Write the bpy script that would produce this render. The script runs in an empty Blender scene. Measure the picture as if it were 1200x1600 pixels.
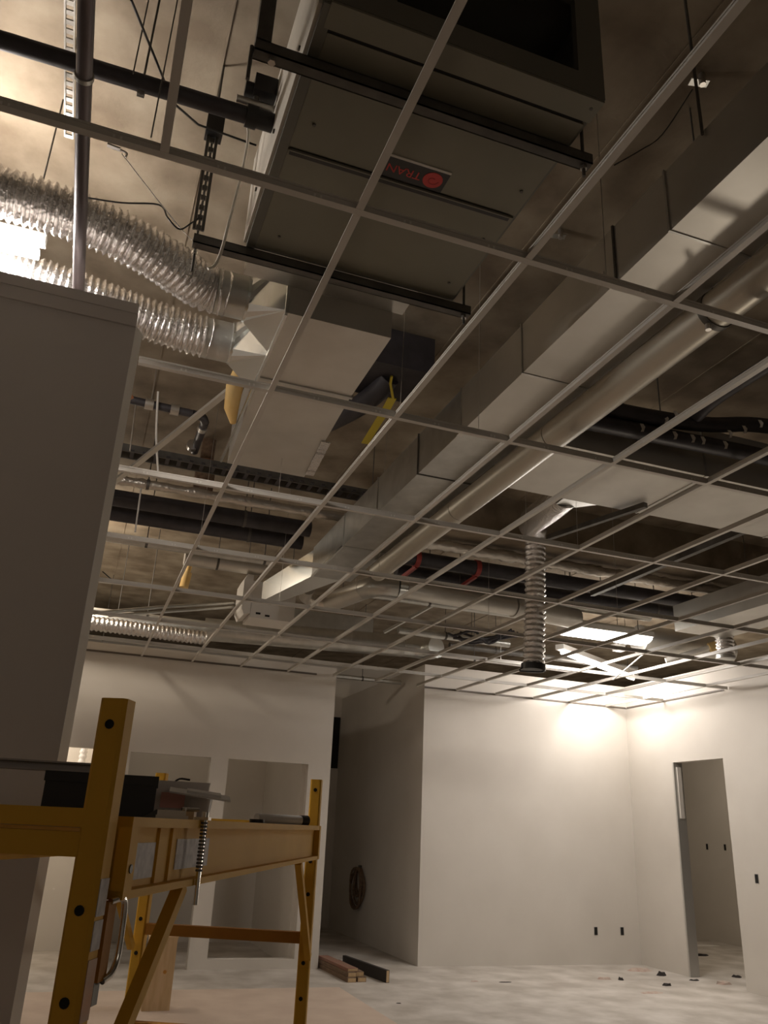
import bpy, bmesh, math, random
from mathutils import Vector, Matrix
random.seed(7)
S = bpy.context.scene
C = S.collection
D = bpy.data
PI = math.pi

# ------------------------------------------------------------------ camera
cd = D.cameras.new('camera'); cam = D.objects.new('camera', cd); C.objects.link(cam)
cd.sensor_fit = 'VERTICAL'; cd.sensor_height = 36.0; cd.lens = 1271.97 / 1600 * 36
cd.clip_start = 0.02
_r = Vector((0.93747097, -0.34535316, 0.04335171))
_u = Vector((-0.16340286, -0.32670802, 0.93089278))
_f = Vector((0.30732341, 0.87976876, 0.36271098))
m = Matrix((_r, _u, -_f)).transposed().to_4x4()
m.translation = (0, 0, 1.547)
cam.matrix_world = m
S.camera = cam

# ------------------------------------------------------------------ light
S.view_settings.view_transform = 'Standard'
S.view_settings.look = 'None'
S.view_settings.gamma = 1
S.view_settings.use_curve_mapping = False
S.view_settings.exposure = -0.14
W = D.worlds.new('world'); S.world = W; W.use_nodes = True
W.node_tree.nodes['Background'].inputs[0].default_value = (1.0, 0.86, 0.70, 1)
W.node_tree.nodes['Background'].inputs[1].default_value = 0.012

def area_lamp(name, loc, target, sx, sy, watts, col=(1, .86, .70)):
    l = D.lights.new(name, 'AREA'); l.shape = 'RECTANGLE'; l.size = sx; l.size_y = sy
    l.energy = watts; l.color = col
    o = D.objects.new(name, l); C.objects.link(o); o.location = loc
    o.rotation_euler = (Vector(target) - Vector(loc)).to_track_quat('-Z', 'Y').to_euler()
    return o
def point_lamp(name, loc, watts, rad=.1, col=(1, .86, .70)):
    l = D.lights.new(name, 'POINT'); l.energy = watts; l.shadow_soft_size = rad; l.color = col
    o = D.objects.new(name, l); C.objects.link(o); o.location = loc
    return o
COOL = (1, .92, .85)
def spot_lamp(name, loc, target, watts, angle, blend=.6, rad=.1, col=(1, .86, .70)):
    l = D.lights.new(name, 'SPOT'); l.energy = watts; l.spot_size = math.radians(angle); l.spot_blend = blend
    l.shadow_soft_size = rad; l.color = col
    o = D.objects.new(name, l); C.objects.link(o); o.location = loc
    o.rotation_euler = (Vector(target) - Vector(loc)).to_track_quat('-Z', 'Y').to_euler()
    return o
point_lamp('lamp_or_fill_light', (-.66, 3.23, 3.77), 80, .07, COOL)
point_lamp('lamp_or_fill_light', (-.95, 3.30, 4.05), 48, .10, COOL)          # added unseen lamp left of the frame, brightens the slab; no fixture
spot_lamp('unseen_light', (4.5, 4.0, 1.3), (2.0, 3.2, 3.6), 34, 140, .6, .16)  # work light on a stand, out of frame on the right, tilted up
point_lamp('unseen_light', (-.42, 8.9, 4.15), 60, .12)                # lamp beyond, on the left above the grid
point_lamp('unseen_light', (-.75, 11.1, 2.6), 45, .15)                 # lit room behind the left opening
area_lamp('lamp_or_fill_light', (5.45, 7.75, 3.645), (5.45, 7.75, 0), 1.0, .28, 45, COOL)          # the lit wrap fixture
point_lamp('lamp_or_fill_light', (6.85, 9.6, 3.52), 80, .10, COOL)          # the lit strip fixture
point_lamp('unseen_light', (9.0, 10.5, 3.0), 60, .2)                   # lamp in the room beyond the door opening
point_lamp('unseen_light', (1.2, -3.0, 2.3), 12, .4)                   # added unseen fill behind the camera for the partition and unit end

spot_lamp('unseen_light', (-2.5, .3, 2.2), (-.9, 2.9, 2.4), 9, 66, .6, .2)  # added unseen spot left of the camera, cone kept to the partition
point_lamp('unseen_light', (1.0, 11.3, 2.9), 5, .1)                   # added unseen lamp, stands in for spill in the room behind the far windows
# ------------------------------------------------------------------ materials
def mat(name, col, rough=.6, metal=0, noise=None, col2=None, scale=6, bump=0, bscale=40, emit=None, detail=6, stretch=None):
    mm = D.materials.new(name); mm.use_nodes = True
    nt = mm.node_tree; b = nt.nodes['Principled BSDF']
    b.inputs['Base Color'].default_value = (*col, 1); b.inputs['Roughness'].default_value = rough
    b.inputs['Metallic'].default_value = metal
    if emit:
        b.inputs['Emission Color'].default_value = (*emit[:3], 1); b.inputs['Emission Strength'].default_value = emit[3]
    tc = nt.nodes.new('ShaderNodeTexCoord')
    vec = tc.outputs['Object']
    if stretch:
        mp = nt.nodes.new('ShaderNodeMapping'); mp.inputs['Scale'].default_value = stretch
        nt.links.new(vec, mp.inputs[0]); vec = mp.outputs[0]
    if col2:
        n = nt.nodes.new('ShaderNodeTexNoise'); n.inputs['Scale'].default_value = scale; n.inputs['Detail'].default_value = detail
        nt.links.new(vec, n.inputs['Vector'])
        cr = nt.nodes.new('ShaderNodeValToRGB')
        cr.color_ramp.elements[0].position = .35; cr.color_ramp.elements[1].position = .68
        cr.color_ramp.elements[0].color = (*col, 1); cr.color_ramp.elements[1].color = (*col2, 1)
        nt.links.new(n.outputs[0], cr.inputs[0]); nt.links.new(cr.outputs[0], b.inputs['Base Color'])
    if bump:
        n2 = nt.nodes.new('ShaderNodeTexNoise'); n2.inputs['Scale'].default_value = bscale; n2.inputs['Detail'].default_value = 4
        nt.links.new(vec, n2.inputs['Vector'])
        bp = nt.nodes.new('ShaderNodeBump'); bp.inputs['Strength'].default_value = bump; bp.inputs['Distance'].default_value = .01
        nt.links.new(n2.outputs[0], bp.inputs['Height']); nt.links.new(bp.outputs[0], b.inputs['Normal'])
    return mm
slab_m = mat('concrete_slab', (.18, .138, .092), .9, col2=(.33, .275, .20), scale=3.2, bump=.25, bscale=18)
floor_m = mat('dusty_concrete_floor', (.46, .42, .37), .85, col2=(.66, .62, .57), scale=2.6, bump=.15, bscale=30)
cover_m = mat('floor_paper', (.62, .50, .41), .8, col2=(.70, .58, .48), scale=3, bump=.1)
wall_m = mat('primed_drywall', (.66, .62, .56), .75, col2=(.71, .67, .61), scale=1.4, bump=.03, bscale=60)
grey_wall_m = mat('grey_drywall', (.64, .60, .575), .8, col2=(.68, .64, .61), scale=2)
dark_m = mat('dark_opening', (.012, .011, .01), .9)
angle_m = mat('shaded_wall_angle', (.17, .145, .12), .6)  # shade on the underside of the wall angle put into its colour
tee_m = mat('white_tee_paint', (.56, .53, .48), .4, col2=(.60, .57, .52), scale=5)
galv = mat('galvanised_steel', (.52, .52, .49), .34, .85, col2=(.62, .62, .59), scale=9, bump=.04, bscale=8)
duct_m = mat('dusty_duct_steel', (.62, .60, .55), .42, .8, col2=(.70, .68, .63), scale=3.5, bump=.06, bscale=5)
bright_m = mat('bright_sheet_metal', (.74, .76, .74), .24, .95, bump=.03, bscale=4)
foil = mat('crinkled_foil', (.78, .76, .74), .25, .92, bump=.9, bscale=55)
foil_wrap = mat('foil_pipe_wrap', (.62, .58, .52), .32, .8, bump=.9, bscale=26)
strut_m = mat('strut_steel', (.10, .095, .085), .5, .5, col2=(.15, .14, .125), scale=12)
black_m = mat('black_pipe', (.035, .032, .036), .45, 0, col2=(.055, .05, .056), scale=10)
pipe_m = mat('painted_steel_pipe', (.17, .145, .15), .35, .4)
unit_m = mat('olive_grey_enamel', (.20, .19, .145), .5, .1, col2=(.225, .215, .165), scale=3)
unit_edge_m = mat('unit_rim_enamel', (.15, .145, .12), .5, .1)
skin_m = mat('pale_insulation_skin', (.62, .58, .50), .7, col2=(.68, .64, .56), scale=4, bump=.2, bscale=14)
label_m = mat('black_nameplate', (.02, .018, .018), .4)
red_m = mat('red_print', (.62, .05, .045), .5)
red2_m = mat('dark_red_print', (.42, .025, .025), .5)
yellow_m = mat('scaffold_yellow', (.66, .37, .04), .42, col2=(.72, .42, .055), scale=5, bump=.03)
orange_brown_m = mat('shaded_yellow_and_brown', (.42, .19, .035), .5, col2=(.50, .24, .045), scale=8)  # scaffold yellow with shade put into the colour (far rungs); also bracket and knot
deck_m = mat('plywood_deck', (.46, .33, .19), .7, col2=(.55, .41, .25), scale=5, stretch=(8, 1, 8))
wood_m = mat('weathered_lumber', (.15, .095, .06), .8, col2=(.24, .16, .10), scale=6, stretch=(6, 1, 6))
pine_m = mat('pine_board', (.52, .36, .19), .6, col2=(.62, .45, .26), scale=4, stretch=(9, 9, 1))
for q_ in (yellow_m, orange_brown_m):
    q_.node_tree.nodes['Principled BSDF'].inputs['Specular IOR Level'].default_value = .18; q_.node_tree.nodes['Principled BSDF'].inputs['Roughness'].default_value = .6
sticker_m = mat('worn_white_sticker', (.55, .52, .50), .6, col2=(.36, .33, .33), scale=60)
sticker_or = mat('worn_orange_sticker', (.55, .25, .11), .6, col2=(.44, .33, .24), scale=20)
chrome_m = mat('chrome', (.8, .8, .78), .12, 1.0)
black_pl = mat('black_plastic', (.018, .017, .017), .45)
white_pl = mat('white_plastic', (.74, .73, .72), .4)
clear_pl = mat('cloudy_plastic', (.72, .68, .66), .35)
clear_pl.node_tree.nodes['Principled BSDF'].inputs['Alpha'].default_value = .8
pink_m = mat('pink_print', (.72, .40, .38), .6)
grey_pl = mat('grey_anodised', (.34, .32, .31), .4, .5)
paper_m = mat('white_paper', (.72, .69, .64), .8)
white_m = mat('white_enamel', (.74, .71, .66), .45)
cable_w = mat('white_cable', (.70, .66, .58), .5)
yellow_t = mat('yellow_tape', (.62, .50, .02), .5)
foam_m = mat('amber_foam', (.70, .46, .16), .7, col2=(.75, .56, .26), scale=8)
pinkf_m = mat('pink_tape', (.62, .16, .17), .6)
orange_m = mat('orange_sleeve', (.42, .17, .075), .7, col2=(.36, .20, .12), scale=9)
copper_m = mat('aged_copper', (.45, .20, .10), .4, .7)
redclip_m = mat('red_clamp', (.40, .06, .05), .5)
brass_m = mat('valve_metal', (.62, .60, .56), .3, .9)
lamp_m = mat('lit_diffuser', (1, 1, 1), .5, emit=(1, .95, .88, 14))
tube_m = mat('lit_tube', (1, 1, 1), .5, emit=(1, .93, .90, 22))
scrap_m = mat('torn_drywall', (.60, .53, .46), .9, col2=(.48, .33, .27), scale=14)
stud_m = mat('steel_stud', (.55, .54, .51), .4, .7)
dirt_m = mat('dark_rubber', (.03, .025, .022), .8)

# ------------------------------------------------------------------ helpers
class M:
    def __init__(s): s.v = []; s.f = []; s.sm = []
    def add(s, vs, fs, smooth=False):
        n = len(s.v); s.v += [Vector(p) for p in vs]
        for f in fs: s.f.append([i + n for i in f]); s.sm.append(smooth)
        return s
    def box(s, x0, x1, y0, y1, z0, z1):
        return s.add([(x0,y0,z0),(x1,y0,z0),(x1,y1,z0),(x0,y1,z0),(x0,y0,z1),(x1,y0,z1),(x1,y1,z1),(x0,y1,z1)],
            [(3,2,1,0),(4,5,6,7),(0,1,5,4),(1,2,6,5),(2,3,7,6),(3,0,4,7)])
    def bar(s, a, b, w, h, up=(0,0,1)):
        a = Vector(a); b = Vector(b); d = (b - a).normalized(); up = Vector(up)
        x = d.cross(up)
        if x.length < 1e-4: x = d.cross(Vector((0,1,0)))
        x.normalize(); y = x.cross(d)
        vs = []
        for p in (a, b):
            for i, j in ((-1,-1),(1,-1),(1,1),(-1,1)): vs.append(p + x*i*w/2 + y*j*h/2)
        return s.add(vs, [(3,2,1,0),(4,5,6,7),(0,1,5,4),(1,2,6,5),(2,3,7,6),(3,0,4,7)])
    def tube(s, pts, r, n=14, cap=True, smooth=True):
        pts = [Vector(p) for p in pts]; N = len(pts)
        rs = r if isinstance(r, (list, tuple)) else [r] * N
        t0 = (pts[1] - pts[0]).normalized()
        x = t0.cross(Vector((0,0,1)))
        if x.length < .05: x = t0.cross(Vector((0,1,0)))
        x.normalize(); vs = []
        for i, p in enumerate(pts):
            t = (pts[min(i+1, N-1)] - pts[max(i-1, 0)]).normalized()
            x = (x - t * x.dot(t)).normalized(); y = t.cross(x)
            for k in range(n):
                a = 2*PI*k/n; vs.append(p + (x*math.cos(a) + y*math.sin(a)) * rs[i])
        fs = [(i*n+k, i*n+(k+1)%n, (i+1)*n+(k+1)%n, (i+1)*n+k) for i in range(N-1) for k in range(n)]
        s.add(vs, fs, smooth)
        if cap:
            s.add(vs[:n], [tuple(reversed(range(n)))]); s.add(vs[-n:], [tuple(range(n))])
        return s
    def build(s, name, mt, parent=None, local=False, kind=None):
        me = D.meshes.new(name); off = Vector((0,0,0))
        if parent is not None and not local:
            q = parent
            while q is not None: off += q.location; q = q.parent
        me.from_pydata([tuple(p - off) for p in s.v], [], s.f); me.update()
        me.polygons.foreach_set('use_smooth', s.sm)
        me.materials.append(mt)
        bm = bmesh.new(); bm.from_mesh(me); bmesh.ops.recalc_face_normals(bm, faces=bm.faces); bm.to_mesh(me); bm.free()
        o = D.objects.new(name, me); C.objects.link(o)
        if parent is not None: o.parent = parent
        if kind: o['kind'] = kind
        return o
def tag(o, label, cat, group=None):
    o['label'] = label; o['category'] = cat
    if group: o['group'] = group
    return o
def thing(name, label, cat, loc, group=None, rz=0):
    o = D.objects.new(name, None); C.objects.link(o); o.empty_display_size = .1
    o.location = loc; o.rotation_euler = (0, 0, rz)
    return tag(o, label, cat, group)
def bx(*a): return M().box(*a)
def smoothpath(pts, k=6):
    P = [Vector(p) for p in pts]; P = [2*P[0]-P[1]] + P + [2*P[-1]-P[-2]]; out = []
    for i in range(1, len(P)-2):
        for j in range(k):
            t = j/k; a, b, c, d = P[i-1:i+3]
            out.append(.5*((2*b)+(c-a)*t+(2*a-5*b+4*c-d)*t*t+(3*b-a-3*c+d)*t**3))
    out.append(P[-2]); return out
def flex(path, r, pitch=.03, amp=.09, n=22, crumple=.03):
    P = smoothpath(path, 10); L = [0]
    for a, b in zip(P, P[1:]): L.append(L[-1] + (b-a).length)
    tot = L[-1]; N = int(tot/pitch*4); pts = []; j = 0
    for i in range(N+1):
        t = tot*i/N
        while j < len(L)-2 and L[j+1] < t: j += 1
        q = (t-L[j])/max(1e-6, L[j+1]-L[j]); pts.append(P[j].lerp(P[j+1], q))
    rs = [r*(1 + amp*(math.cos(2*PI*tot*i/N/pitch)) - amp) for i in range(N+1)]
    mm = M().tube(pts, rs, n)
    rnd = random.Random(3)
    for v in mm.v[:(N+1)*n]:
        v += Vector((rnd.uniform(-1,1), rnd.uniform(-1,1), rnd.uniform(-1,1))) * r*crumple
    return mm

# ------------------------------------------------------------------ setting
def struct(name, mm, mt): return mm.build(name, mt, kind='structure')
ZG = 3.382; ZS = 4.65
struct('floor', bx(-4, 13, -6, 16, -.1, 0), floor_m)
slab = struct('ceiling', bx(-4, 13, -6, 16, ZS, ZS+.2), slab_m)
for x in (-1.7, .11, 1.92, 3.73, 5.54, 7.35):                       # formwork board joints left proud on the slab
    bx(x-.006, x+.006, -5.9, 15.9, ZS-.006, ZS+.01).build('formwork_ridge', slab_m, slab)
struct('trim_1', bx(2.3, 12.9, 6.62, 7.0, 4.22, ZS), slab_m)        # concrete drop beam
struct('wall_back', bx(4.36, 7.75, 10.45, 10.57, 0, 3.706), wall_m)
struct('wall_corridor', bx(4.36, 4.48, 10.57, 14.4, 0, 3.706), wall_m)
def wall_y(name, y0, y1, x0, x1, z1, holes, mt):
    mm = M(); xs = sorted({x0, x1, *[h[0] for h in holes], *[h[1] for h in holes]})
    for a, b in zip(xs, xs[1:]):
        c = (a+b)/2; hs = [h for h in holes if h[0] < c < h[1]]
        if not hs: mm.box(a, b, y0, y1, 0, z1)
        else:
            h = hs[0]
            if h[2] > 0: mm.box(a, b, y0, y1, 0, h[2])
            mm.box(a, b, y0, y1, h[3], z1)
    return struct(name, mm, mt)
wall_y('wall_far', 10.35, 10.47, -3.0, 3.06, 3.5, [(-.9, .217, 0, 2.275), (.613, 1.552, 0, 2.265), (1.765, 2.77, .10, 2.265)], wall_m)
struct('wall_interior', bx(-3.0, .46, 11.78, 11.9, 0, 3.4), wall_m)
struct('wall_inner', bx(.36, 2.8, 12.6, 12.72, 0, 3.4), wall_m)
struct('wall_side', bx(2.72, 2.84, 10.47, 12.6, 0, 3.4), wall_m)
struct('wall_partition', bx(.36, .46, 10.47, 12.6, 0, 3.4), wall_m)  # added unseen wall, keeps the left room's lamp out of the next room
struct('wall_end', bx(2.6, 4.48, 14.28, 14.4, 0, 4.0), wall_m)
struct('window_1', bx(3.7, 4.34, 14.255, 14.285, 2.5, 3.37), dark_m)
# right wall with door opening (along Y)
mm = M()
mm.box(7.63, 7.75, 2.0, 8.53, 0, 3.706).box(7.63, 7.75, 9.49, 10.45, 0, 3.706).box(7.63, 7.75, 8.53, 9.49, 2.56, 3.706)
struct('wall_right', mm, wall_m)
d1 = struct('door_1', M().box(7.62, 7.76, 9.462, 9.49, 0, 2.56), stud_m)
M().box(7.66, 7.72, 9.44, 9.462, 1.85, 2.5).build('jamb_strip', wall_m, d1)
struct('wall_adjacent', bx(10.85, 10.97, 6, 15, 0, 3.5), wall_m)
struct('wall_outer', bx(-4, 13, 15.8, 16, 0, ZS), wall_m)
struct('wall_left', bx(-4.1, -4, -6, 16, 0, ZS), wall_m)
struct('wall_boundary', bx(13, 13.1, -6, 16, 0, ZS), wall_m)
struct('wall_behind', bx(-4, 13, -6.1, -6, 0, ZS), wall_m)
# near partition on the left: two board layers, top track, corner bead
nw = struct('wall_near', bx(-3.0, -.049, 2.90, 3.02, 0, 3.385), grey_wall_m)
bx(-3.0, -.052, 2.885, 3.03, 3.385, 3.43).build('top_track', grey_wall_m, nw)
M().add([(-.052,2.93,0),(-.022,2.985,0),(-.022,3.025,0),(-.052,3.025,0),(-.052,2.93,3.36),(-.022,2.985,3.36),(-.022,3.025,3.36),(-.052,3.025,3.36)], [(3,2,1,0),(4,5,6,7),(0,1,5,4),(1,2,6,5),(2,3,7,6),(3,0,4,7)]).build('corner_bead', wall_m, nw)
bx(-3.0, -.05, 2.890, 2.90, 3.33, 3.385).build('joint_strip', grey_wall_m, nw)
# outlet and switch cut-outs
def cutout(name, x, y, z, ax, label):
    w, h = .05, .095
    if ax == 'y':
        o = thing(name, label, 'outlet box', (x, y, z)); fr = M()
        fr.box(x-w/2-.004, x+w/2+.004, y-.004, y, z-h/2-.004, z-h/2).box(x-w/2-.004, x+w/2+.004, y-.004, y, z+h/2, z+h/2+.004)
        fr.box(x-w/2-.004, x-w/2, y-.004, y, z-h/2, z+h/2).box(x+w/2, x+w/2+.004, y-.004, y, z-h/2, z+h/2)
        fr.build('rim', stud_m, o); bx(x-w/2, x+w/2, y-.002, y, z-h/2, z+h/2).build('box_mouth', dark_m, o)
    else:
        o = thing(name, label, 'outlet box', (x, y, z)); fr = M()
        fr.box(x-.004, x, y-w/2-.004, y+w/2+.004, z-h/2-.004, z-h/2).box(x-.004, x, y-w/2-.004, y+w/2+.004, z+h/2, z+h/2+.004)
        fr.box(x-.004, x, y-w/2-.004, y-w/2, z-h/2, z+h/2).box(x-.004, x, y+w/2, y+w/2+.004, z-h/2, z+h/2)
        fr.build('rim', stud_m, o); bx(x-.002, x, y-w/2, y+w/2, z-h/2, z+h/2).build('box_mouth', dark_m, o)
cutout('outlet_box', 6.93, 10.45, .40, 'y', 'empty outlet hole low in the back wall, left of the two')
cutout('outlet_box', 7.345, 10.45, .40, 'y', 'empty outlet hole low in the back wall, near the corner')
cutout('switch_box', 7.63, 8.18, 1.20, 'x', 'empty switch hole in the right wall beside the door opening')
cutout('outlet_box', 10.85, 12.743, 1.506, 'x', 'left outlet hole on the wall seen through the door opening')
cutout('outlet_box', 10.85, 12.294, 1.510, 'x', 'right outlet hole on the wall seen through the door opening')
# floor paper
fc = tag(bx(-2.6, 2.96, -3.0, 9.19, 0, .004).build('floor_paper', cover_m), 'tan floor protection sheet covering the concrete in front of the windows', 'floor paper')

# ------------------------------------------------------------------ suspended ceiling grid
grid = thing('ceiling_grid', 'white suspended ceiling tee grid without tiles across the room', 'ceiling grid', (3.0, 5.0, ZG))
def tee_x(x0, x1, y, name='main_tee'):
    mm = M().box(x0, x1, y-.013, y+.013, ZG, ZG+.002).box(x0, x1, y-.0015, y+.0015, ZG+.002, ZG+.036).box(x0, x1, y-.004, y+.004, ZG+.030, ZG+.038)
    return mm
def tee_y(x, y0, y1):
    return M().box(x-.013, x+.013, y0, y1, ZG, ZG+.002).box(x-.0015, x+.0015, y0, y1, ZG+.002, ZG+.032).box(x-.004, x+.004, y0, y1, ZG+.027, ZG+.034)
YJ = [2.008 + 1.259*j for j in range(7)]
XI = [.567 + .6096*i for i in range(12)]
slot_m = mat('tee_slot', (.75, .73, .68), .4)
for j, y in enumerate(YJ):
    x0 = -2.2 if j == 0 else (-.02 if j == 1 else -1.6); x1 = 7.62
    t = tee_x(x0, x1, y).build('main_tee', tee_m, grid)
    mm = M(); x = x0 + .18
    while x < x1 and j < 4:
        for dx in (0, .02): mm.box(x+dx, x+dx+.006, y-.0032, y+.0032, ZG+.012, ZG+.022)
        x += .3048
    if mm.v: mm.build('web_slots', slot_m, t, kind='stuff')
first = {}
def cross(x, y0, y1):
    key = round(y1-y0, 3)
    if key not in first:
        o = tee_y(0, 0, y1-y0).build('cross_tee', tee_m, grid, local=True); first[key] = o
    else:
        o = first[key].copy(); C.objects.link(o); o.parent = grid
    o.location = Vector((x, y0, 0)) - Vector((3.0, 5.0, 0)); o.location.z = -ZG
for i, x in enumerate(XI):
    cross(x, YJ[0]-1.259+.014, YJ[0]-.014)
    for j in range(6): cross(x, YJ[j]+.014, YJ[j+1]-.014)
    cross(x, YJ[6]+.014, 10.34 if x < 3.06 else (10.44 if x > 4.3 else 10.4))
cross(-.043, 1.25, YJ[0]-.014)
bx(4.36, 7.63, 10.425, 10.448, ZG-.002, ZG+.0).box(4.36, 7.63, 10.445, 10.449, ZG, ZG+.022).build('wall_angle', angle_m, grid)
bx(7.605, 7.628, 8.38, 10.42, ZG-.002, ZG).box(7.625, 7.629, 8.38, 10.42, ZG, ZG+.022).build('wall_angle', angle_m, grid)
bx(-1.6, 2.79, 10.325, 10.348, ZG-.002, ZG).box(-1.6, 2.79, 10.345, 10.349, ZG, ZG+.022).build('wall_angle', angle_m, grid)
# hanger wires of the grid
for k, (x, y) in enumerate([(1.2,3.27),(1.62,3.27),(2.6,4.53),(.9,4.53),(3.0,4.53),(.6,5.78),(2.0,5.78),(4.2,5.78),(1.5,7.04),(3.6,7.04),(2.6,8.3),(4.4,8.3),(1.5,2.008)]):
    M().tube([(x,y,ZG+.03),(x+.01,y,ZS)], .0016, 5).build('hanger_wire', brass_m, grid)

# ------------------------------------------------------------------ air handler
ah = thing('air_handler', 'large olive-grey ceiling air handler with a red and black nameplate', 'air handler', (.766, 2.14, 3.7))
x0, x1, y0, y1, z0, z1 = .31, 1.222, 1.585, 2.72, 3.70, 4.17
mm = M()
mm.box(x0, x1, y0+.02, y1, z0+.004, z0+.03)                # bottom pan
mm.box(x0, x0+.02, y0, y1, z0+.03, z1).box(x1-.02, x1, y0, y1, z0+.03, z1).box(x0, x1, y0, y1, z1-.02, z1).box(x0, x1, y1-.02, y1, z0+.03, z1)
mm.build('casing', unit_edge_m, ah)
bx(x0+.035, x1-.012, y0+.10, y0+.555, z0-.004, z0+.004).build('bottom_panel', unit_m, ah)
bx(x0+.035, x1-.012, y0+.57, y1-.02, z0-.004, z0+.004).build('bottom_panel', unit_m, ah)
bx(x0+.02, x1-.0, y0+.0, y0+.085, z0-.008, z0+.006).build('bottom_rim', unit_m, ah)
bx(x0+.02, x1-.02, y0+.086, y0+.098, z0-.001, z0+.005).build('panel_gap', dark_m, ah)
bx(x0+.0, x0+.034, y0+.01, y1, z0-.006, z0+.006).build('corner_rail', unit_edge_m, ah)
# return-air intake on the end that faces the room
fr = M().box(x0, x1, y0-.004, y0+.02, z0, z0+.085).box(x0, .52, y0-.004, y0+.02, z0+.085, z1).box(1.13, x1, y0-.004, y0+.02, z0+.085, z1).box(.52, 1.13, y0-.004, y0+.02, z1-.06, z1)
fr.build('intake_frame', unit_edge_m, ah)
bx(.50, 1.15, y0+.25, y0+.26, z0+.05, z1-.03).build('intake_filter', dark_m, ah)
bx(.352, 1.195, 2.153, 2.172, z0-.009, z0-.003).build('groove', label_m, ah)
bx(.352, 1.195, 2.148, 2.153, z0-.012, z0-.003).build('groove_lip', unit_m, ah)
bx(x0-.012, x0, y0+.03, y1-.01, z0+.012, z1-.03).build('side_skin', skin_m, ah)
for yy in (1.85, 2.2, 2.5):
    M().tube([(x0-.018, yy, 3.80), (x0-.012, yy, 3.80)], .008, 8).build('screw', strut_m, ah)
for sx, sy in ((.40,2.02),(1.17,2.02),(1.16,2.30),(.42,2.60),(1.15,2.60),(1.195,1.62)):
    M().tube([(sx,sy,z0-.009),(sx,sy,z0-.002)], .006, 8).build('screw', strut_m, ah)
pl = bx(.665, .905, 2.046, 2.138, z0-.007, z0-.003).build('nameplate', label_m, ah)
bx(.665, .905, 2.036, 2.046, z0-.0075, z0-.003).build('nameplate_edge', tee_m, ah)
em = M().tube([(.855, 2.092, z0-.0085), (.855, 2.092, z0-.0065)], .036, 28).build('emblem', red_m, pl)
mm = M()
for k in range(22):
    a0 = k/22*2*PI*.85; a1 = (k+1)/22*2*PI*.85; ra = .022-.014*k/22; rb = .022-.014*(k+1)/22
    mm.bar((.855+ra*math.cos(a0), 2.092+ra*math.sin(a0), z0-.0088), (.855+rb*math.cos(a1), 2.092+rb*math.sin(a1), z0-.0088), .004, .001)
mm.build('emblem_swirl', red2_m, pl)
cu = D.curves.new('lettering', 'FONT'); cu.body = 'TRANE'; cu.size = .050; cu.extrude = .0006; cu.align_x = 'LEFT'; cu.align_y = 'CENTER'; cu.space_character = .98
to = D.objects.new('lettering_curve', cu); C.objects.link(to)
bpy.context.view_layer.update()
me = D.meshes.new_from_object(to.evaluated_get(bpy.context.evaluated_depsgraph_get())); D.objects.remove(to)
lt = D.objects.new('lettering', me); C.objects.link(lt); me.materials.clear(); me.materials.append(red_m)
me.transform(Matrix(((-1,0,0,0),(0,1,0,0),(0,0,-1,0),(0,0,0,1))))
off = Vector((0.766, 2.14, 3.7)); lt.parent = pl; lt.location = Vector((.812, 2.092, z0-.0075)) - off
# outlet collar + supply plenum
pn = thing('supply_plenum', 'galvanised supply plenum box beyond the air handler', 'duct', (.8, 3.6, 3.65))
bx(.35, 1.10, 2.725, 3.02, 3.79, 4.10).build('collar', galv, pn)
mm = M().box(.56, 1.05, 3.02, 3.62, 3.65, 3.97)
mm.build('front_box', duct_m, pn)
mm = M(); mm.add([(.565,3.625,3.65),(1.05,3.625,3.65),(1.10,4.75,3.65),(.60,4.75,3.65),(.565,3.625,3.95),(1.05,3.625,3.95),(1.10,4.75,3.95),(.60,4.75,3.95)],
    [(3,2,1,0),(4,5,6,7),(0,1,5,4),(1,2,6,5),(2,3,7,6),(3,0,4,7)])
mm.build('rear_box', duct_m, pn)
mm = M().bar((.556,3.02,3.645),(.556,4.72,3.645),.012,.02).bar((.556,3.02,3.645),(.556,3.02,3.96),.014,.014)
mm.build('corner_seam', bright_m, pn)
bx(.55, 1.06, 3.612, 3.632, 3.642, 3.96).build('joint_flange', galv, pn)
mm = M(); rnd = random.Random(5)
for k in range(9):
    y = 4.18 + k*.055; mm.bar((1.08+.004*k, y, 3.643+rnd.uniform(-.003,.003)), (1.085+.004*k, y+.06, 3.643+rnd.uniform(-.003,.003)), .055, .008)
mm.build('foil_tape', foil, pn)
def fitting(yc, zc, lab):
    t = thing('start_collar', lab, 'duct fitting', (.45, yc, zc), 'square to round fittings')
    hx = .56; sq = [(hx, yc-.19, zc-.14), (hx, yc+.19, zc-.14), (hx, yc+.19, zc+.14), (hx, yc-.19, zc+.14)]
    n = 16; cx = .40; r = .105
    circ = [(cx, yc + r*math.sin(-PI*.75+2*PI*k/n)*1.0, zc - r*math.cos(-PI*.75+2*PI*k/n)*-1.0) for k in range(n)]
    circ = []
    for k in range(n):
        a = -PI*.75 + 2*PI*k/n; circ.append((cx, yc + r*math.cos(a), zc + r*math.sin(a)))
    vs = sq + circ; fs = []
    for c in range(4):
        a = c*n//4; b = (c+1)*n//4
        for k in range(a, b): fs.append((c, 4+k % n, 4+(k+1) % n))
        fs.append((c, 4 + b % n, (c+1) % 4))
    M().add(vs, fs).build('transition', bright_m, t)
    M().tube([(cx+.002, yc, zc), (.26, yc, zc)], r-.004, 20).build('collar', galv, t)
    M().tube([(cx+.006, yc, zc), (cx-.006, yc, zc)], r+.004, 20).build('bead', bright_m, t)
fitting(3.22, 3.81, 'bright square to round fitting nearest the air handler')
fitting(3.61, 3.80, 'bright square to round fitting on the plenum, farther from the air handler')
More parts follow.
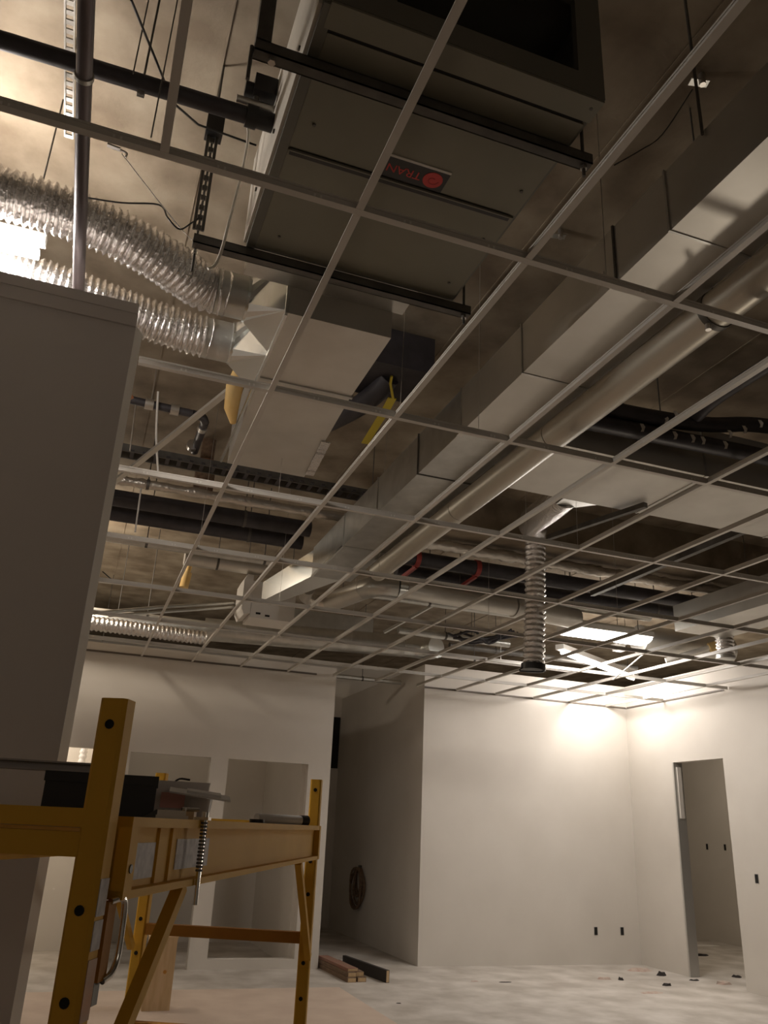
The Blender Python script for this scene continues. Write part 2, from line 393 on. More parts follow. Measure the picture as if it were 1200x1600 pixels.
f1 = tag(flex([(.31,3.22,3.81),(.2,3.21,3.81),(0,3.10,3.82),(-.2,3.03,3.84),(-.45,2.99,3.85),(-.8,2.98,3.86),(-1.3,2.97,3.87)], .108).build('flex_duct', foil),
    'silver foil flexible duct, upper one, running left from the first fitting', 'flexible duct')
f2 = tag(flex([(.29,3.61,3.80),(.15,3.60,3.80),(-.1,3.56,3.81),(-.4,3.50,3.82),(-.8,3.46,3.83),(-1.3,3.44,3.84)], .105).build('flex_duct', foil),
    'silver foil flexible duct, lower one, running left from the second fitting', 'flexible duct')
# foam and tape blob on plenum side
fb = thing('sealant_foam', 'amber foam and pink tape hanging on the left side of the plenum', 'sealant', (.50, 3.95, 3.75))
mm = M().add([(.54,3.90,3.90),(.47,3.92,3.88),(.44,4.05,3.75),(.45,4.18,3.62),(.50,4.22,3.60),(.55,4.05,3.68),(.54,3.95,3.80)], [(0,1,2,3,4,5,6)])
mm2 = M()
mm2.tube([(.53,3.82,3.86),(.50,3.88,3.82),(.49,3.98,3.76),(.50,4.08,3.69),(.53,4.16,3.64)], [.02,.038,.048,.042,.018], 10)
mm2.build('foam', foam_m, fb)
bx(.50, .558, 3.74, 3.83, 3.84, 3.90).build('pink_tape', pinkf_m, fb)

# ------------------------------------------------------------------ trapeze hangers under the air handler
def channel(x0, x1, y, z):
    return M().box(x0, x1, y-.02, y+.02, z, z+.004).box(x0, x1, y-.02, y-.016, z, z+.041).box(x0, x1, y+.016, y+.02, z, z+.041).box(x0, x1, y-.02, y-.009, z+.038, z+.041).box(x0, x1, y+.009, y+.02, z+.038, z+.041)
def rod(x, y, za, zb, r=.006): return M().tube([(x,y,za),(x,y,zb)], r, 8)
def nut(x, y, z, r=.012): return M().tube([(x,y,z-.006),(x,y,z+.006)], r, 6, smooth=False)
tz = thing('trapeze_hanger', 'dark strut channel hanger under the intake end of the air handler', 'hanger', (.73, 1.79, 3.645), 'strut trapeze hangers')
channel(.155, 1.30, 1.79, 3.645).build('channel', strut_m, tz)
bx(.155, .20, 1.77, 1.81, 3.69, ZS).build('upright_strut', strut_m, tz)
rod(1.275, 1.79, 3.60, ZS).build('threaded_rod', strut_m, tz)
nut(1.275, 1.79, 3.636).build('nut', brass_m, tz); nut(.21, 1.79, 3.636).build('nut', brass_m, tz)
rod(.148, 1.79, 3.54, 3.67).build('rod_tail', strut_m, tz)
tz = thing('trapeze_hanger', 'dark strut channel hanger under the plenum end of the air handler', 'hanger', (.7, 2.72, 3.645), 'strut trapeze hangers')
channel(.105, 1.30, 2.72, 3.645).build('channel', strut_m, tz)
sl = M()
for sx in (-1, 1): sl.box(.118+sx*.017-.006, .118+sx*.017+.006, 2.715, 2.725, 3.72, 4.22)
z = 3.72
while z < 4.2: sl.box(.108, .128, 2.716, 2.724, z, z+.022); z += .05
sl.build('slotted_strut', strut_m, tz)
bx(.085, .155, 2.69, 2.75, 4.20, 4.30).build('beam_clamp', black_pl, tz)
rod(.120, 2.76, 3.55, ZS, .005).build('threaded_rod', strut_m, tz)
rod(1.275, 2.72, 3.60, ZS).build('threaded_rod', strut_m, tz)
nut(1.275, 2.72, 3.636).build('nut', brass_m, tz); nut(.120, 2.76, 3.64).build('nut', brass_m, tz)

# ------------------------------------------------------------------ pipes near the left
pa = thing('steel_pipe', 'brownish steel pipe running away overhead at left', 'pipe', (-.3, 3, 3.57), )
M().tube([(-.300, -.5, 3.57), (-.300, 1.62, 3.57)], .0245, 16).tube([(-.300,1.62,3.57),(-.300,8.5,3.57)], .0235, 16).build('run', pipe_m, pa)
M().tube([(-.300,1.985,3.57),(-.300,2.0,3.57)], .028, 16).build('coupling', galv, pa)
rod(-.33, 1.2, 3.58, ZS).build('hanger_rod', strut_m, pa)
sc_ = thing('slotted_rail', 'pale slotted steel rail beside the overhead steel pipe', 'rail', (-.447, 1.8, 4.2))
mm = M()
for dx in (-.016, .016): mm.bar((-.447+dx, .5, 4.2), (-.447+dx, 2.95, 4.2), .006, .02)
y = .5
while y < 2.95: mm.bar((-.447, y, 4.2), (-.447, y+.02, 4.2), .03, .006); y += .04
mm.build('rail_body', galv, sc_)
rod(-.447, .9, 4.2, ZS, .005).build('hanger_rod', strut_m, sc_); rod(-.447, 2.6, 4.2, ZS, .005).build('hanger_rod', strut_m, sc_)
pb = thing('condensate_pipe', 'dark pipe crossing from the left into the air handler side', 'pipe', (-.3, 2.27, 3.9))
M().tube([(-2.5, 2.30, 3.9), (.20, 2.265, 3.9)], .030, 16).build('run', black_m, pb)
M().tube([(.20, 2.265, 3.9), (.24, 2.265, 3.9)], .040, 16).tube([(.24,2.265,3.9),(.30,2.265,3.9)], .034, 16).build('union', black_pl, pb)
for xx in (-.16,):
    rod(xx, 2.285, 3.93, ZS, .004).build('hanger_rod', strut_m, pb)
    M().tube([(xx-.012,2.285,3.9),(xx+.012,2.285,3.9)], .034, 16).build('clevis', strut_m, pb)
ac = thing('valve_actuator', 'black valve actuator on the left flank of the air handler', 'actuator', (.26, 2.29, 4.03))
bx(.215, .297, 2.25, 2.33, 4.02, 4.10).build('actuator_body', black_pl, ac)
M().tube([(.215,2.29,4.05),(.185,2.29,4.05)], .028, 14).build('actuator_neck', black_pl, ac)
M().tube([(.16,2.29,3.985),(.298,2.29,3.985)], .018, 12).tube([(.23,2.29,3.985),(.23,2.29,4.02)], .012, 10).build('valve_body', brass_m, ac)
tag(M().tube(smoothpath([(0.226, 2.500, 4.112),(0.241, 2.500, 4.036),(0.240, 2.550, 3.904),(0.221, 2.600, 3.688),(0.207, 2.600, 3.548),(0.191, 2.600, 3.484),(0.169, 2.600, 3.463)], 6), .006, 8).build('white_cable', cable_w), 'white cable hanging down in a long curve beside the air handler', 'cable')
tag(M().tube(smoothpath([(-0.314, 2.850, 3.836),(-0.184, 2.800, 3.815),(-0.044, 2.750, 3.813),(-0.003, 2.700, 3.723),(0.047, 2.700, 3.684),(0.090, 2.700, 3.730),(0.123, 2.710, 3.781)], 5), .0035, 6).build('black_wire', black_pl), 'black tie wire looping between the flexible duct and the slotted strut', 'wire')
hw = thing('hanger_clip', 'loose hanger wire with a zinc clip left of the air handler', 'hanger wire', (-0.231, 2.600, 3.896))
M().tube([(-0.205, 2.600, 3.875),(-0.052, 2.720, 3.810),(0.054, 2.720, 3.702),(0.101, 2.720, 3.665)], .002, 6).build('wire', brass_m, hw)
M().bar((-0.260, 2.600, 3.897), (-0.212, 2.600, 3.891), .016, .008).build('clip', galv, hw)
M().tube(smoothpath([(-0.212, 2.600, 3.891),(-0.187, 2.600, 3.882),(-0.189, 2.600, 3.862)],4), .004, 6).build('eye', galv, hw)
tag(M().tube([(-0.210, 1.900, 3.819),(-0.120, 2.200, 3.932),(-0.055, 2.450, 4.042),(0.051, 2.600, 4.123),(0.296, 2.700, 4.207)], .0045, 6).build('black_cable', black_pl), 'thin dark cable slanting from the top left to the air handler', 'cable')
for b, lab in (((-0.189, 2.200, 3.857), 'dark hanger rod above the condensate pipe, left of its pair'), ((-0.096, 2.200, 3.614), 'dark hanger rod above the condensate pipe, right of its pair')):
    tag(M().tube([(b[0],2.2,ZS),(b[0],2.2,b[2])], .0025, 6).build('hanger_rod', strut_m), lab, 'hanger rod')

# ------------------------------------------------------------------ main rectangular duct and the round duct beside it
md = thing('main_duct', 'long rectangular sheet metal duct running from upper right toward the back', 'duct', (1.93, 4, 3.65))
XL, XR, ZB, ZT = 1.745, 2.115, 3.65, 3.925
secs = [-1.0, .65, 1.36, 1.94, 2.27, 3.04, 3.74, 4.38, 5.15, 5.95, 6.9]
for a, b in zip(secs, secs[1:]):
    bx(XL, XR, a+.002, b-.002, ZB, ZT).build('duct_section', duct_m if b < 3.8 else galv, md)
mm = M()
for k, y in enumerate(secs[1:-1]):
    d = .007
    f = M().box(XL-d, XR+d, y-.005, y+.005, ZB-d*.6, ZT+d)
    f.build('joint_flange', galv if k % 3 else strut_m, md)
for y in (2.29, 3.76): bx(XL-.012, XL+.02, y-.02, y+.02, ZB-.008, ZB+.02).build('corner_clip', brass_m, md)
bx(XL-.003, XL, 2.35, 2.40, 3.70, 3.76).build('tag', paper_m, md)
for y in (.4, 5.9):
    M().tube([(1.95,y,ZT),(1.95,y,ZS)], .004, 6).build('duct_hanger', strut_m, md)
M().tube([(1.735,1.72,3.90),(1.735,1.72,ZS)], .006, 6).build('duct_hanger', strut_m, md)
# tapered end facing left room
mm = M().add([(XL,6.9,3.65),(XR-.1,6.9,3.65),(1.62,8.0,3.62),(1.50,7.9,3.62),(XL,6.9,3.90),(XR-.1,6.9,3.90),(1.62,8.0,3.82),(1.50,7.9,3.82)],
    [(3,2,1,0),(4,5,6,7),(0,1,5,4),(1,2,6,5),(2,3,7,6),(3,0,4,7)])
mm.build('taper', bright_m, md)
bx(XL-.006, XL+.01, 5.95, 6.9, 3.644, 3.66).build('edge_seam', bright_m, md)

rdm = mat('round_duct_steel', (.50, .47, .40), .40, .6, bump=.02, bscale=5)
rd = thing('round_duct', 'straight round metal duct beside the long rectangular duct', 'duct', (2.13, 3, 3.55))
for a, b in ((-1.0,.9),(.9,2.17),(2.17,3.4),(3.4,4.6),(4.6,6.2)):
    M().tube([(2.135,a+.003,3.555),(2.135,b-.003,3.555)], .078, 24).build('duct_section', rdm, rd)
for y in (2.17,):
    M().tube([(2.135,y-.015,3.555),(2.135,y+.015,3.555)], .083, 24).build('strap', strut_m, rd)
    rod(2.135, y, 3.635, ZS-.001, .004).build('strap_rod', strut_m, rd)
M().tube([(2.09,2.17,3.48),(2.09,2.17,3.455)], .012, 10).build('strap_bolt', brass_m, rd)
# cross duct
xd = thing('cross_duct', 'wide rectangular duct crossing behind the round duct toward the right', 'duct', (4, 4, 3.65))
for a, b in ((2.26,3.35),(3.35,4.45),(4.45,5.6),(5.6,7.4)):
    bx(a+.002, b-.002, 3.64, 4.33, 3.65, 3.98).build('duct_section', duct_m, xd)
for x in (3.35, 4.45, 5.6): bx(x-.005, x+.005, 3.633, 4.337, 3.645, 3.985).build('joint_flange', galv, xd)
for x in (2.9, 5.0): M().tube([(x,3.8,3.98),(x,3.8,ZS)], .004, 6).build('duct_hanger', strut_m, xd)
# second right-hand duct
r2 = thing('right_duct', 'rectangular duct at far right with a dark flank and pale underside', 'duct', (6.1, 6, 3.65))
for a, b in ((4.37,5.6),(5.6,7.0)):
    bx(5.80, 6.45, a+.002, b-.002, 3.65, 3.93).build('duct_section', duct_m, r2)
for y in (5.6,): bx(5.793, 6.457, y-.005, y+.005, 3.645, 3.936).build('joint_flange', galv, r2)
M().tube([(6.1,6.2,3.93),(6.1,6.2,ZS)], .004, 6).build('duct_hanger', strut_m, r2)
# strut rail at right running away
tag(M().bar((4.75,4.4,3.93),(4.75,6.95,3.93), .05, .09).build('strut_rail', strut_m), 'dark strut rail running away at right above the grid', 'rail')
# ------------------------------------------------------------------ vertical flexible duct, sleeve, takeoff
vf = thing('drop_flex_duct', 'silver flexible duct hanging straight down through the grid', 'flexible duct', (3.61, 6.2, 2.87))
flex([(3.655,6.2,4.16),(3.65,6.2,3.95),(3.635,6.2,3.5),(3.615,6.2,3.1),(3.605,6.2,2.92)], .098, pitch=.05, amp=.10, n=22).build('hose', foil, vf)
M().tube([(3.603,6.2,2.935),(3.60,6.2,2.88)], .106, 18).build('end_collar', black_pl, vf)
M().tube(smoothpath([(3.50,6.2,2.90),(3.48,6.22,2.87),(3.56,6.12,2.855),(3.66,6.14,2.87),(3.71,6.2,2.93)],4), .006, 6).build('drawstring', black_pl, vf)
to_ = thing('duct_takeoff', 'shiny takeoff boot on the cross duct feeding the hanging hose', 'duct fitting', (2.95, 4.4, 3.8))
mm = M().add([(2.83,4.335,3.70),(3.20,4.335,3.70),(3.20,4.335,3.94),(2.83,4.335,3.94),(2.90,4.62,3.74),(3.06,4.62,3.74),(3.06,4.62,3.92),(2.90,4.62,3.92)],
    [(0,1,5,4),(1,2,6,5),(2,3,7,6),(3,0,4,7),(4,5,6,7),(3,2,1,0)])
mm.build('boot', bright_m, to_)
M().tube(smoothpath([(2.98,4.62,3.83),(3.02,4.85,3.84),(3.12,5.2,3.90),(3.30,5.65,4.02),(3.50,6.0,4.13),(3.64,6.17,4.18)],5), .11, 20).build('foil_sleeve', foil, to_)

# ------------------------------------------------------------------ pipes crossing in the back (along X)
def xpipe(name, label, cat, y, z, x0, x1, r, mt, hang=(), couplings=(), cm=None, group=None, wob=0):
    t = thing(name, label, cat, ((x0+x1)/2, y, z), group)
    if wob:
        N = int((x1-x0)/.05); rr = random.Random(int(y*100))
        M().tube([(x0+(x1-x0)*i/N, y+rr.uniform(-1,1)*wob*.4, z+rr.uniform(-1,1)*wob*.4) for i in range(N+1)], [r+rr.uniform(-1,1)*wob for i in range(N+1)], 12).build('run', mt, t)
    else: M().tube([(x0,y,z),(x1,y,z)], r, 18).build('run', mt, t)
    for x in couplings: M().tube([(x-.04,y,z),(x+.04,y,z)], r+.008, 18).build('coupling', cm or galv, t)
    for x in hang:
        M().tube([(x-.012,y,z),(x+.012,y,z)], r+.005, 16).build('clevis', strut_m, t)
        rod(x, y, z+r, ZS, .005).build('hanger_rod', strut_m, t)
    return t
ct = thing('cable_tray', 'dark beaded cable tray crossing below the slab behind the plenum', 'cable tray', (.8, 6.06, 4.2))
mm = M().bar((-1.6,6.02,4.20),(2.05,6.08,4.20), .012, .06).bar((-1.6,6.16,4.20),(2.05,6.22,4.20), .012, .06)
mm.build('side_rail', strut_m, ct)
mm = M(); x = -1.6
while x < 2.0: mm.box(x, x+.03, 6.03, 6.2, 4.175, 4.185); x += .09
mm.build('rungs', black_m, ct, kind='stuff')
for x in (-.4, 1.2): rod(x, 6.1, 4.18, ZS, .005).build('hanger_rod', strut_m, ct)
xpipe('foil_pipe', 'wrinkled foil wrapped pipe, first one behind the cable tray at left', 'pipe', 6.46, 4.09, -1.6, 2.0, .04, foil_wrap, hang=(.2,), wob=.006)
xpipe('insulated_pipe', 'black insulated pipe at left, nearer of two behind the foil pipe', 'pipe', 7.0, 4.13, -1.6, 1.72, .075, black_m, hang=(-.3,1.1))
xpipe('insulated_pipe', 'black insulated pipe at left, farther of two behind the foil pipe', 'pipe', 7.28, 4.09, -1.6, 1.72, .075, black_m, hang=(-.1,1.2))
xpipe('silver_conduit', 'thick bright silver pipe low at left behind the black pipes', 'pipe', 7.42, 3.90, -1.6, 1.5, .045, galv, hang=(.3,1.4))
xpipe('pale_duct', 'pale round duct behind the silver pipe ending over the white box', 'duct', 8.5, 4.15, .75, 1.62, .09, duct_m, hang=(1.1,))
xpipe('insulated_pipe', 'black insulated pipe at right, nearer of two with red clamps', 'pipe', 7.15, 4.06, 2.65, 7.0, .075, black_m, hang=(5.0,6.2))
xpipe('insulated_pipe', 'black insulated pipe at right, farther of two below the red clamps', 'pipe', 7.42, 4.00, 2.75, 7.0, .07, black_m, hang=(4.8,5.9))
for x, lab in ((2.86,'red pipe clamp on the black pipes beside the long duct'), (3.52,'red pipe clamp on the black pipes left of the hanging hose')):
    c = thing('pipe_clamp', lab, 'clamp', (x, 7.15, 4.06), 'red pipe clamps')
    M().tube([(x-.025,7.15,4.06),(x+.025,7.15,4.06)], .086, 18).build('ring', redclip_m, c)
    M().bar((x,7.15,3.975),(x-.06,7.36,3.92), .03, .03).build('tail', redclip_m, c)
xpipe('foil_pipe', 'wrinkled foil wrapped pipe crossing behind the hanging hose', 'pipe', 6.85, 4.13, 2.6, 6.6, .055, foil_wrap, hang=(5.2,), wob=.01)
xpipe('pale_pipe', 'pale wrapped pipe just below the black pipes at right', 'pipe', 7.66, 3.97, 2.6, 6.0, .05, duct_m, hang=(4.6,))
xpipe('grey_pipe', 'slim grey pipe below the pale wrapped pipe at right', 'pipe', 7.85, 3.84, 2.4, 5.9, .045, galv, hang=(3.3,))
# round duct with elbow
ed = thing('elbow_duct', 'silver round duct with an elbow starting under the long duct', 'duct', (3.6, 7.3, 3.75))
M().tube(smoothpath([(2.25,8.0,3.74),(2.33,7.72,3.74),(2.42,7.40,3.75)],6), .10, 20).build('branch', duct_m, ed)
M().tube(smoothpath([(2.42,7.40,3.75),(2.47,7.28,3.75),(2.56,7.20,3.75),(2.68,7.18,3.75)],6), .103, 20).build('elbow', galv, ed)
M().tube([(2.68,7.18,3.75),(2.76,7.18,3.75)], .106, 20).build('bright_collar', bright_m, ed)
M().tube([(2.76,7.18,3.75),(4.0,7.27,3.75)], .098, 20).tube([(4.0,7.27,3.75),(4.85,7.42,3.76)], .11, 20).build('run', duct_m, ed)
rod(3.4, 7.283, 3.82, ZS, .005).build('hanger_rod', strut_m, ed)
M().tube(smoothpath([(2.25,8.0,3.74),(2.1,8.05,3.74),(1.95,7.9,3.74),(1.9,7.6,3.74)],5), .07, 14).build('tail_hose', foil_wrap, ed)
# long round duct near the far wall
ld = thing('galvanised_duct', 'long galvanised round duct along the far wall with an end elbow', 'duct', (2.6, 9.5, 3.68))
M().tube([(-1.6,9.95,3.66),(1.2,9.72,3.67)], .10, 20).tube([(1.2,9.72,3.67),(3.62,9.42,3.69)], .135, 22).build('run', galv, ld)
M().tube(smoothpath([(3.62,9.42,3.69),(3.78,9.38,3.68),(3.90,9.30,3.66),(3.96,9.14,3.66)],6), .13, 20).build('elbow', bright_m, ld)
rod(2.2, 9.6, 3.8, ZS, .005).build('hanger_rod', strut_m, ld); rod(.2, 9.8, 3.76, ZS, .005).build('hanger_rod', strut_m, ld)
# second galvanised rectangle behind it
rr_ = thing('rear_duct', 'dull rectangular duct behind the long galvanised duct', 'duct', (2.3, 10.0, 3.9))
bx(2.0, 3.4, 9.95, 10.28, 3.86, 4.12).build('duct_body', galv, rr_)
rod(2.2, 10.1, 4.12, ZS, .005).build('hanger_rod', strut_m, rr_); rod(3.0, 10.1, 4.12, ZS, .005).build('hanger_rod', strut_m, rr_)
xpipe('slim_pipe', 'slim silver pipe crossing above the corridor entrance', 'pipe', 11.2, 3.55, 3.2, 4.3, .03, galv, hang=(3.7,))
xpipe('slim_pipe', 'slim pale pipe above the left windows in front of the long duct', 'pipe', 9.2, 3.62, -1.6, 1.6, .032, duct_m, hang=(.5,))
xpipe('white_duct', 'pale round duct above the back wall left of the lit fixtures', 'duct', 8.75, 3.72, 3.3, 4.75, .045, galv, hang=(3.9,))
M1 = tag(flex([(-.3,9.40,3.52),(.05,9.41,3.52),(.4,9.43,3.52),(.9,9.48,3.52),(1.2,9.50,3.52)], .085, pitch=.05).build('flex_duct', foil), 'short bright foil hose above the left windows', 'flexible duct')
# VAV box
vb = thing('terminal_box', 'white terminal box with a chamfered cover beyond the plenum', 'ventilation box', (1.62, 8.6, 3.62))
bx(1.50, 1.98, 8.45, 8.85, 3.58, 3.98).build('box_body', white_m, vb)
mm = M().add([(1.40,8.43,3.66),(1.40,8.43,3.97),(1.43,8.43,4.04),(1.495,8.43,4.04),(1.495,8.43,3.62),(1.43,8.43,3.60),
              (1.40,8.85,3.66),(1.40,8.85,3.97),(1.43,8.85,4.04),(1.495,8.85,4.04),(1.495,8.85,3.62),(1.43,8.85,3.60)],
    [(0,1,2,3,4,5),(11,10,9,8,7,6),(0,6,7,1),(1,7,8,2),(2,8,9,3),(3,9,10,4),(4,10,11,5),(5,11,6,0)])
mm.build('side_cover', white_m, vb)
M().tube([(1.75,8.45,3.83),(1.75,8.38,3.83)], .085, 20).build('inlet_ring', galv, vb)
M().tube([(1.75,8.385,3.83),(1.75,8.375,3.83)], .072, 20).build('inlet_mouth', dark_m, vb)
bx(1.56, 1.61, 8.445, 8.45, 3.62, 3.64).build('slot', dark_m, vb); bx(1.66, 1.71, 8.445, 8.45, 3.605, 3.625).build('slot', dark_m, vb)
for x in (1.45, 1.95): rod(x, 8.6, 3.95, ZS, .005).build('hanger_rod', strut_m, vb)
# rods slanting behind
tag(M().tube([(-0.061, 8.300, 3.388),(0.645, 8.600, 3.614),(1.433, 8.900, 3.831)], .018, 8).tube([(0.090, 8.350, 3.393),(1.438, 8.900, 3.787)], .016, 8).build('slanting_conduits', galv), 'pair of bright conduits slanting from the left to the white box', 'conduit')
tag(M().bar((-0.087, 8.600, 3.788), (0.885, 8.600, 3.807), .02, .02).build('thin_channel', galv), 'thin lit channel above the slanting conduits at left', 'channel')
tag(M().tube(smoothpath([(-0.043, 8.800, 3.952),(0.100, 8.800, 3.867),(0.298, 8.800, 3.860),(0.563, 8.800, 3.876)],5), .006, 6).build('dark_wire', black_pl), 'dark wire sagging across the lit slab at left', 'wire')
os_ = thing('amber_sleeve', 'amber pipe sleeve under the slab left of the white box', 'pipe sleeve', (1.05, 9.0, 4.3))
M().tube([(0.830, 9.000, 3.950),(0.850, 9.000, 4.124)], .05, 12).tube([(0.850, 9.000, 4.124),(0.877, 9.000, 4.301)], .03, 12).build('sleeve', foam_m, os_)

# ------------------------------------------------------------------ sprinkler branch on the left
sp = thing('sprinkler_branch', 'black sprinkler branch with metal couplings left of the plenum', 'pipe', (.2, 5.46, 4.3))
M().tube([(-.9,5.46,4.34),(.40,5.46,4.30)], .03, 14).build('run', black_m, sp)
M().tube(smoothpath([(.40,5.46,4.30),(.47,5.48,4.30),(.50,5.55,4.30)],5), .032, 14).tube([(.50,5.55,4.30),(.50,6.1,4.30)], .032, 14).build('elbow_run', black_m, sp)
for a in ((.27,5.46,4.305),(.09,5.46,4.31)):
    M().tube([(a[0]-.03,a[1],a[2]),(a[0]+.03,a[1],a[2])], .042, 14).build('coupling', brass_m, sp)
M().tube([(.50,5.62,4.30),(.50,5.68,4.30)], .04, 14).build('coupling', brass_m, sp); M().tube([(.47,5.98,4.30),(.47,6.03,4.30)], .044, 14).build('coupling', brass_m, sp)
M().tube(smoothpath([(-.03,5.44,4.33),(-.06,5.44,4.30),(-.07,5.44,4.22)],4), .02, 10).build('copper_head', copper_m, sp)
rod(.10, 5.46, 4.34, ZS, .005).build('hanger_rod', brass_m, sp)
tag(M().tube(smoothpath([(0.134, 5.400, 4.390),(0.169, 5.400, 4.051),(0.221, 5.400, 3.776)],5), .008, 8).build('hanger_strip', white_m), 'white hanger strip bowing down from the sprinkler branch', 'hanger')
tag(M().tube([(-0.004, 5.460, 4.336),(0.014, 5.460, 3.921)], .005, 6).build('hanger_rod', brass_m), 'thin pale rod hanging beside the grey partition', 'hanger rod')
tag(M().tube([(0.150, 6.460, 4.111),(0.161, 6.460, 3.667)], .007, 6).build('hanger_rod', white_m), 'short white rod hanging below the foil wrapped pipe', 'hanger rod')
so = thing('pipe_sleeve', 'rust-orange pipe sleeve coming down behind the cable tray', 'pipe sleeve', (.66, 6.6, 4.35))
M().tube([(.655,6.6,ZS),(.655,6.6,4.40)], .06, 18).build('sleeve', wood_m, so)
M().tube([(.655,6.6,4.44),(.655,6.6,4.37)], .095, 18).build('orange_rim', copper_m, so)
M().tube([(.655,6.6,4.37),(.655,6.6,4.16)], .085, 18).build('lower_pipe', wood_m, so)
# diagonal brace and short bar
tag(M().bar((-.17,5.95,3.72),(.49,4.05,3.80), .035, .02).build('diagonal_brace', duct_m), 'pale steel brace slanting from the partition up to the plenum', 'brace')
tag(M().bar((3.040, 4.969, 3.620),(3.273, 4.127, 3.620), .035, .035).build('strut_bar', strut_m), 'loose strut bar slanting below the cross duct', 'bar')
# dark band and flex with yellow tape
dk = tag(bx(1.06, 1.74, 4.14, 4.56, 4.24, 4.50).build('lined_duct', black_m), 'black lined duct stub between the plenum and the long duct', 'duct')
yl = thing('taped_hose', 'dark hose tied with yellow tape between plenum and long duct', 'hose', (1.4, 4.4, 4.0))
M().tube(smoothpath([(1.22,5.0,4.16),(1.30,4.8,4.15),(1.40,4.6,4.17),(1.47,4.42,4.21),(1.50,4.32,4.26)],6), .07, 16).build('hose', black_m, yl)
mm = M().bar((1.452, 4.601, 3.900), (1.420, 4.151, 3.900), .05, .004).bar((1.417, 4.108, 3.900), (1.402, 3.961, 3.900), .05, .004); mm.build('yellow_tape', yellow_t, yl)
M().tube([(1.406, 3.959, 3.900), (1.335, 3.814, 3.900), (1.323, 3.764, 3.920)], .008, 6).build('tape_tail', yellow_t, yl)
# black pipes with white tabs at right
bp1 = thing('tabbed_pipe', 'black pipe with white tie tabs, upper one in front of the cross duct', 'pipe', (3.6, 3.5, 3.95))
M().tube(smoothpath([(2.4,3.50,3.86),(2.9,3.50,3.88),(3.3,3.51,3.93),(3.7,3.52,4.02),(4.3,3.52,4.05),(5.6,3.52,4.05)],5), .048, 14).build('run', black_m, bp1)
bp2 = thing('tabbed_pipe', 'black pipe with white tie tabs, lower one in front of the cross duct', 'pipe', (3.6, 3.5, 3.8))
M().tube([(2.4,3.52,3.765),(3.6,3.52,3.80),(5.6,3.52,3.80)], .05, 14).build('run', black_m, bp2)
for p, w in (((2.761, 3.450, 3.765),2),((2.934, 3.450, 3.858),1),((3.007, 3.450, 3.904),1),((2.988, 3.450, 3.764),2),((3.116, 3.450, 3.771),2),((3.190, 3.450, 3.774),2),((3.355, 3.450, 3.779),2),((3.400, 3.450, 3.862),1),((3.519, 3.450, 3.918),1),((3.653, 3.450, 3.987),1)):
    x, y, z = p
    par = bp1 if w == 1 else bp2
    M().add([(x-.012,y+.012,z+.03),(x+.008,y+.008,z+.03),(x+.012,y-.004,z+.005),(x-.004,y-.006,z-.03),(x-.024,y-.004,z-.034),(x-.008,y+.002,z-.01)], [(0,1,2,3,4,5)]).build('tie_tab', paper_m, par)
for p_, xs_, zz in ((bp1,(2.7,5.2),4.0),(bp2,(2.95,5.4),3.8)):
    for x in xs_: rod(x, 3.52, zz, ZS, .004).build('hanger_rod', strut_m, p_)
tag(M().tube(smoothpath([(3.14,.5,3.95),(3.14,2.4,3.95),(3.135,3.2,3.95),(3.16,3.46,3.93)],5), .04, 14).build('insulated_pipe', black_m), 'black pipe running away above the grid at right toward the tabbed pipes', 'pipe')
# hanger plates on slab at upper right
for p, lab in (((2.064, 2.009, 4.600),'zinc slab anchor clip at upper right with a slack wire'), ((2.025, 3.087, 4.600),'zinc slab anchor clip beside the air handler')):
    p = Vector(p)
    p.z = ZS-.03; a = thing('anchor_clip', lab, 'anchor', p)
    M().tube([p+Vector((0,0,-.03)), p+Vector((0,0,.03))], .014, 10).build('pin', brass_m, a)
    M().bar(p+Vector((-.05,.02,-.01)), p+Vector((.03,0,-.01)), .035, .006).build('plate', galv, a)
tag(M().tube(smoothpath([(1.534, 1.960, 3.900),(1.712, 2.024, 4.100),(1.878, 2.075, 4.300),(2.012, 2.018, 4.550)],5), .003, 6).build('slack_wire', strut_m), 'slack wire between a tee and the upper right anchor', 'wire')

# ------------------------------------------------------------------ lit fixtures
l1 = thing('wrap_light', 'lit white wrap ceiling light above the grid at back right', 'light', (5.45, 7.75, 3.72))
mm = M(); N = 10; vs = []
for x in (4.93, 5.97):
    for k in range(N+1):
        a = PI*k/N; vs.append((x, 7.75 - .16*math.cos(a), 3.72 - .06*math.sin(a)))
fs = [(k, k+1, N+1+k+1, N+1+k) for k in range(N)] + [tuple(range(N+1)), tuple(reversed(range(N+1, 2*N+2)))]
mm.add(vs, fs, False).build('diffuser', lamp_m, l1)
bx(4.92, 5.98, 7.57, 7.93, 3.722, 3.78).build('housing', white_m, l1)
for x in (5.0, 5.9): rod(x, 7.75, 3.78, ZS, .004).build('hanger_rod', strut_m, l1)
l2 = thing('strip_light', 'lit bare strip light near the back right wall corner', 'light', (6.1, 8.85, 3.64))
M().tube([(5.25,8.36,3.60),(6.95,9.31,3.60)], .022, 12).build('tube', tube_m, l2)
M().bar((5.2,8.33,3.66),(7.0,9.34,3.66), .11, .06).build('housing', white_m, l2)
for t in (.1, .9):
    x = 5.2+1.8*t; y = 8.33+1.01*t; rod(x, y, 3.69, ZS, .004).build('hanger_rod', strut_m, l2)
l3 = thing('strip_light', 'glaring strip light behind the top of the grey partition', 'light', (-.80, 3.23, 3.8))
M().tube([(-1.25,3.20,3.80),(-.50,3.20,3.80)], .022, 12).tube([(-1.25,3.26,3.80),(-.50,3.26,3.80)], .022, 12).build('tubes', tube_m, l3)
bx(-1.27, -.48, 3.205, 3.255, 3.835, 3.88).build('housing', white_m, l3)
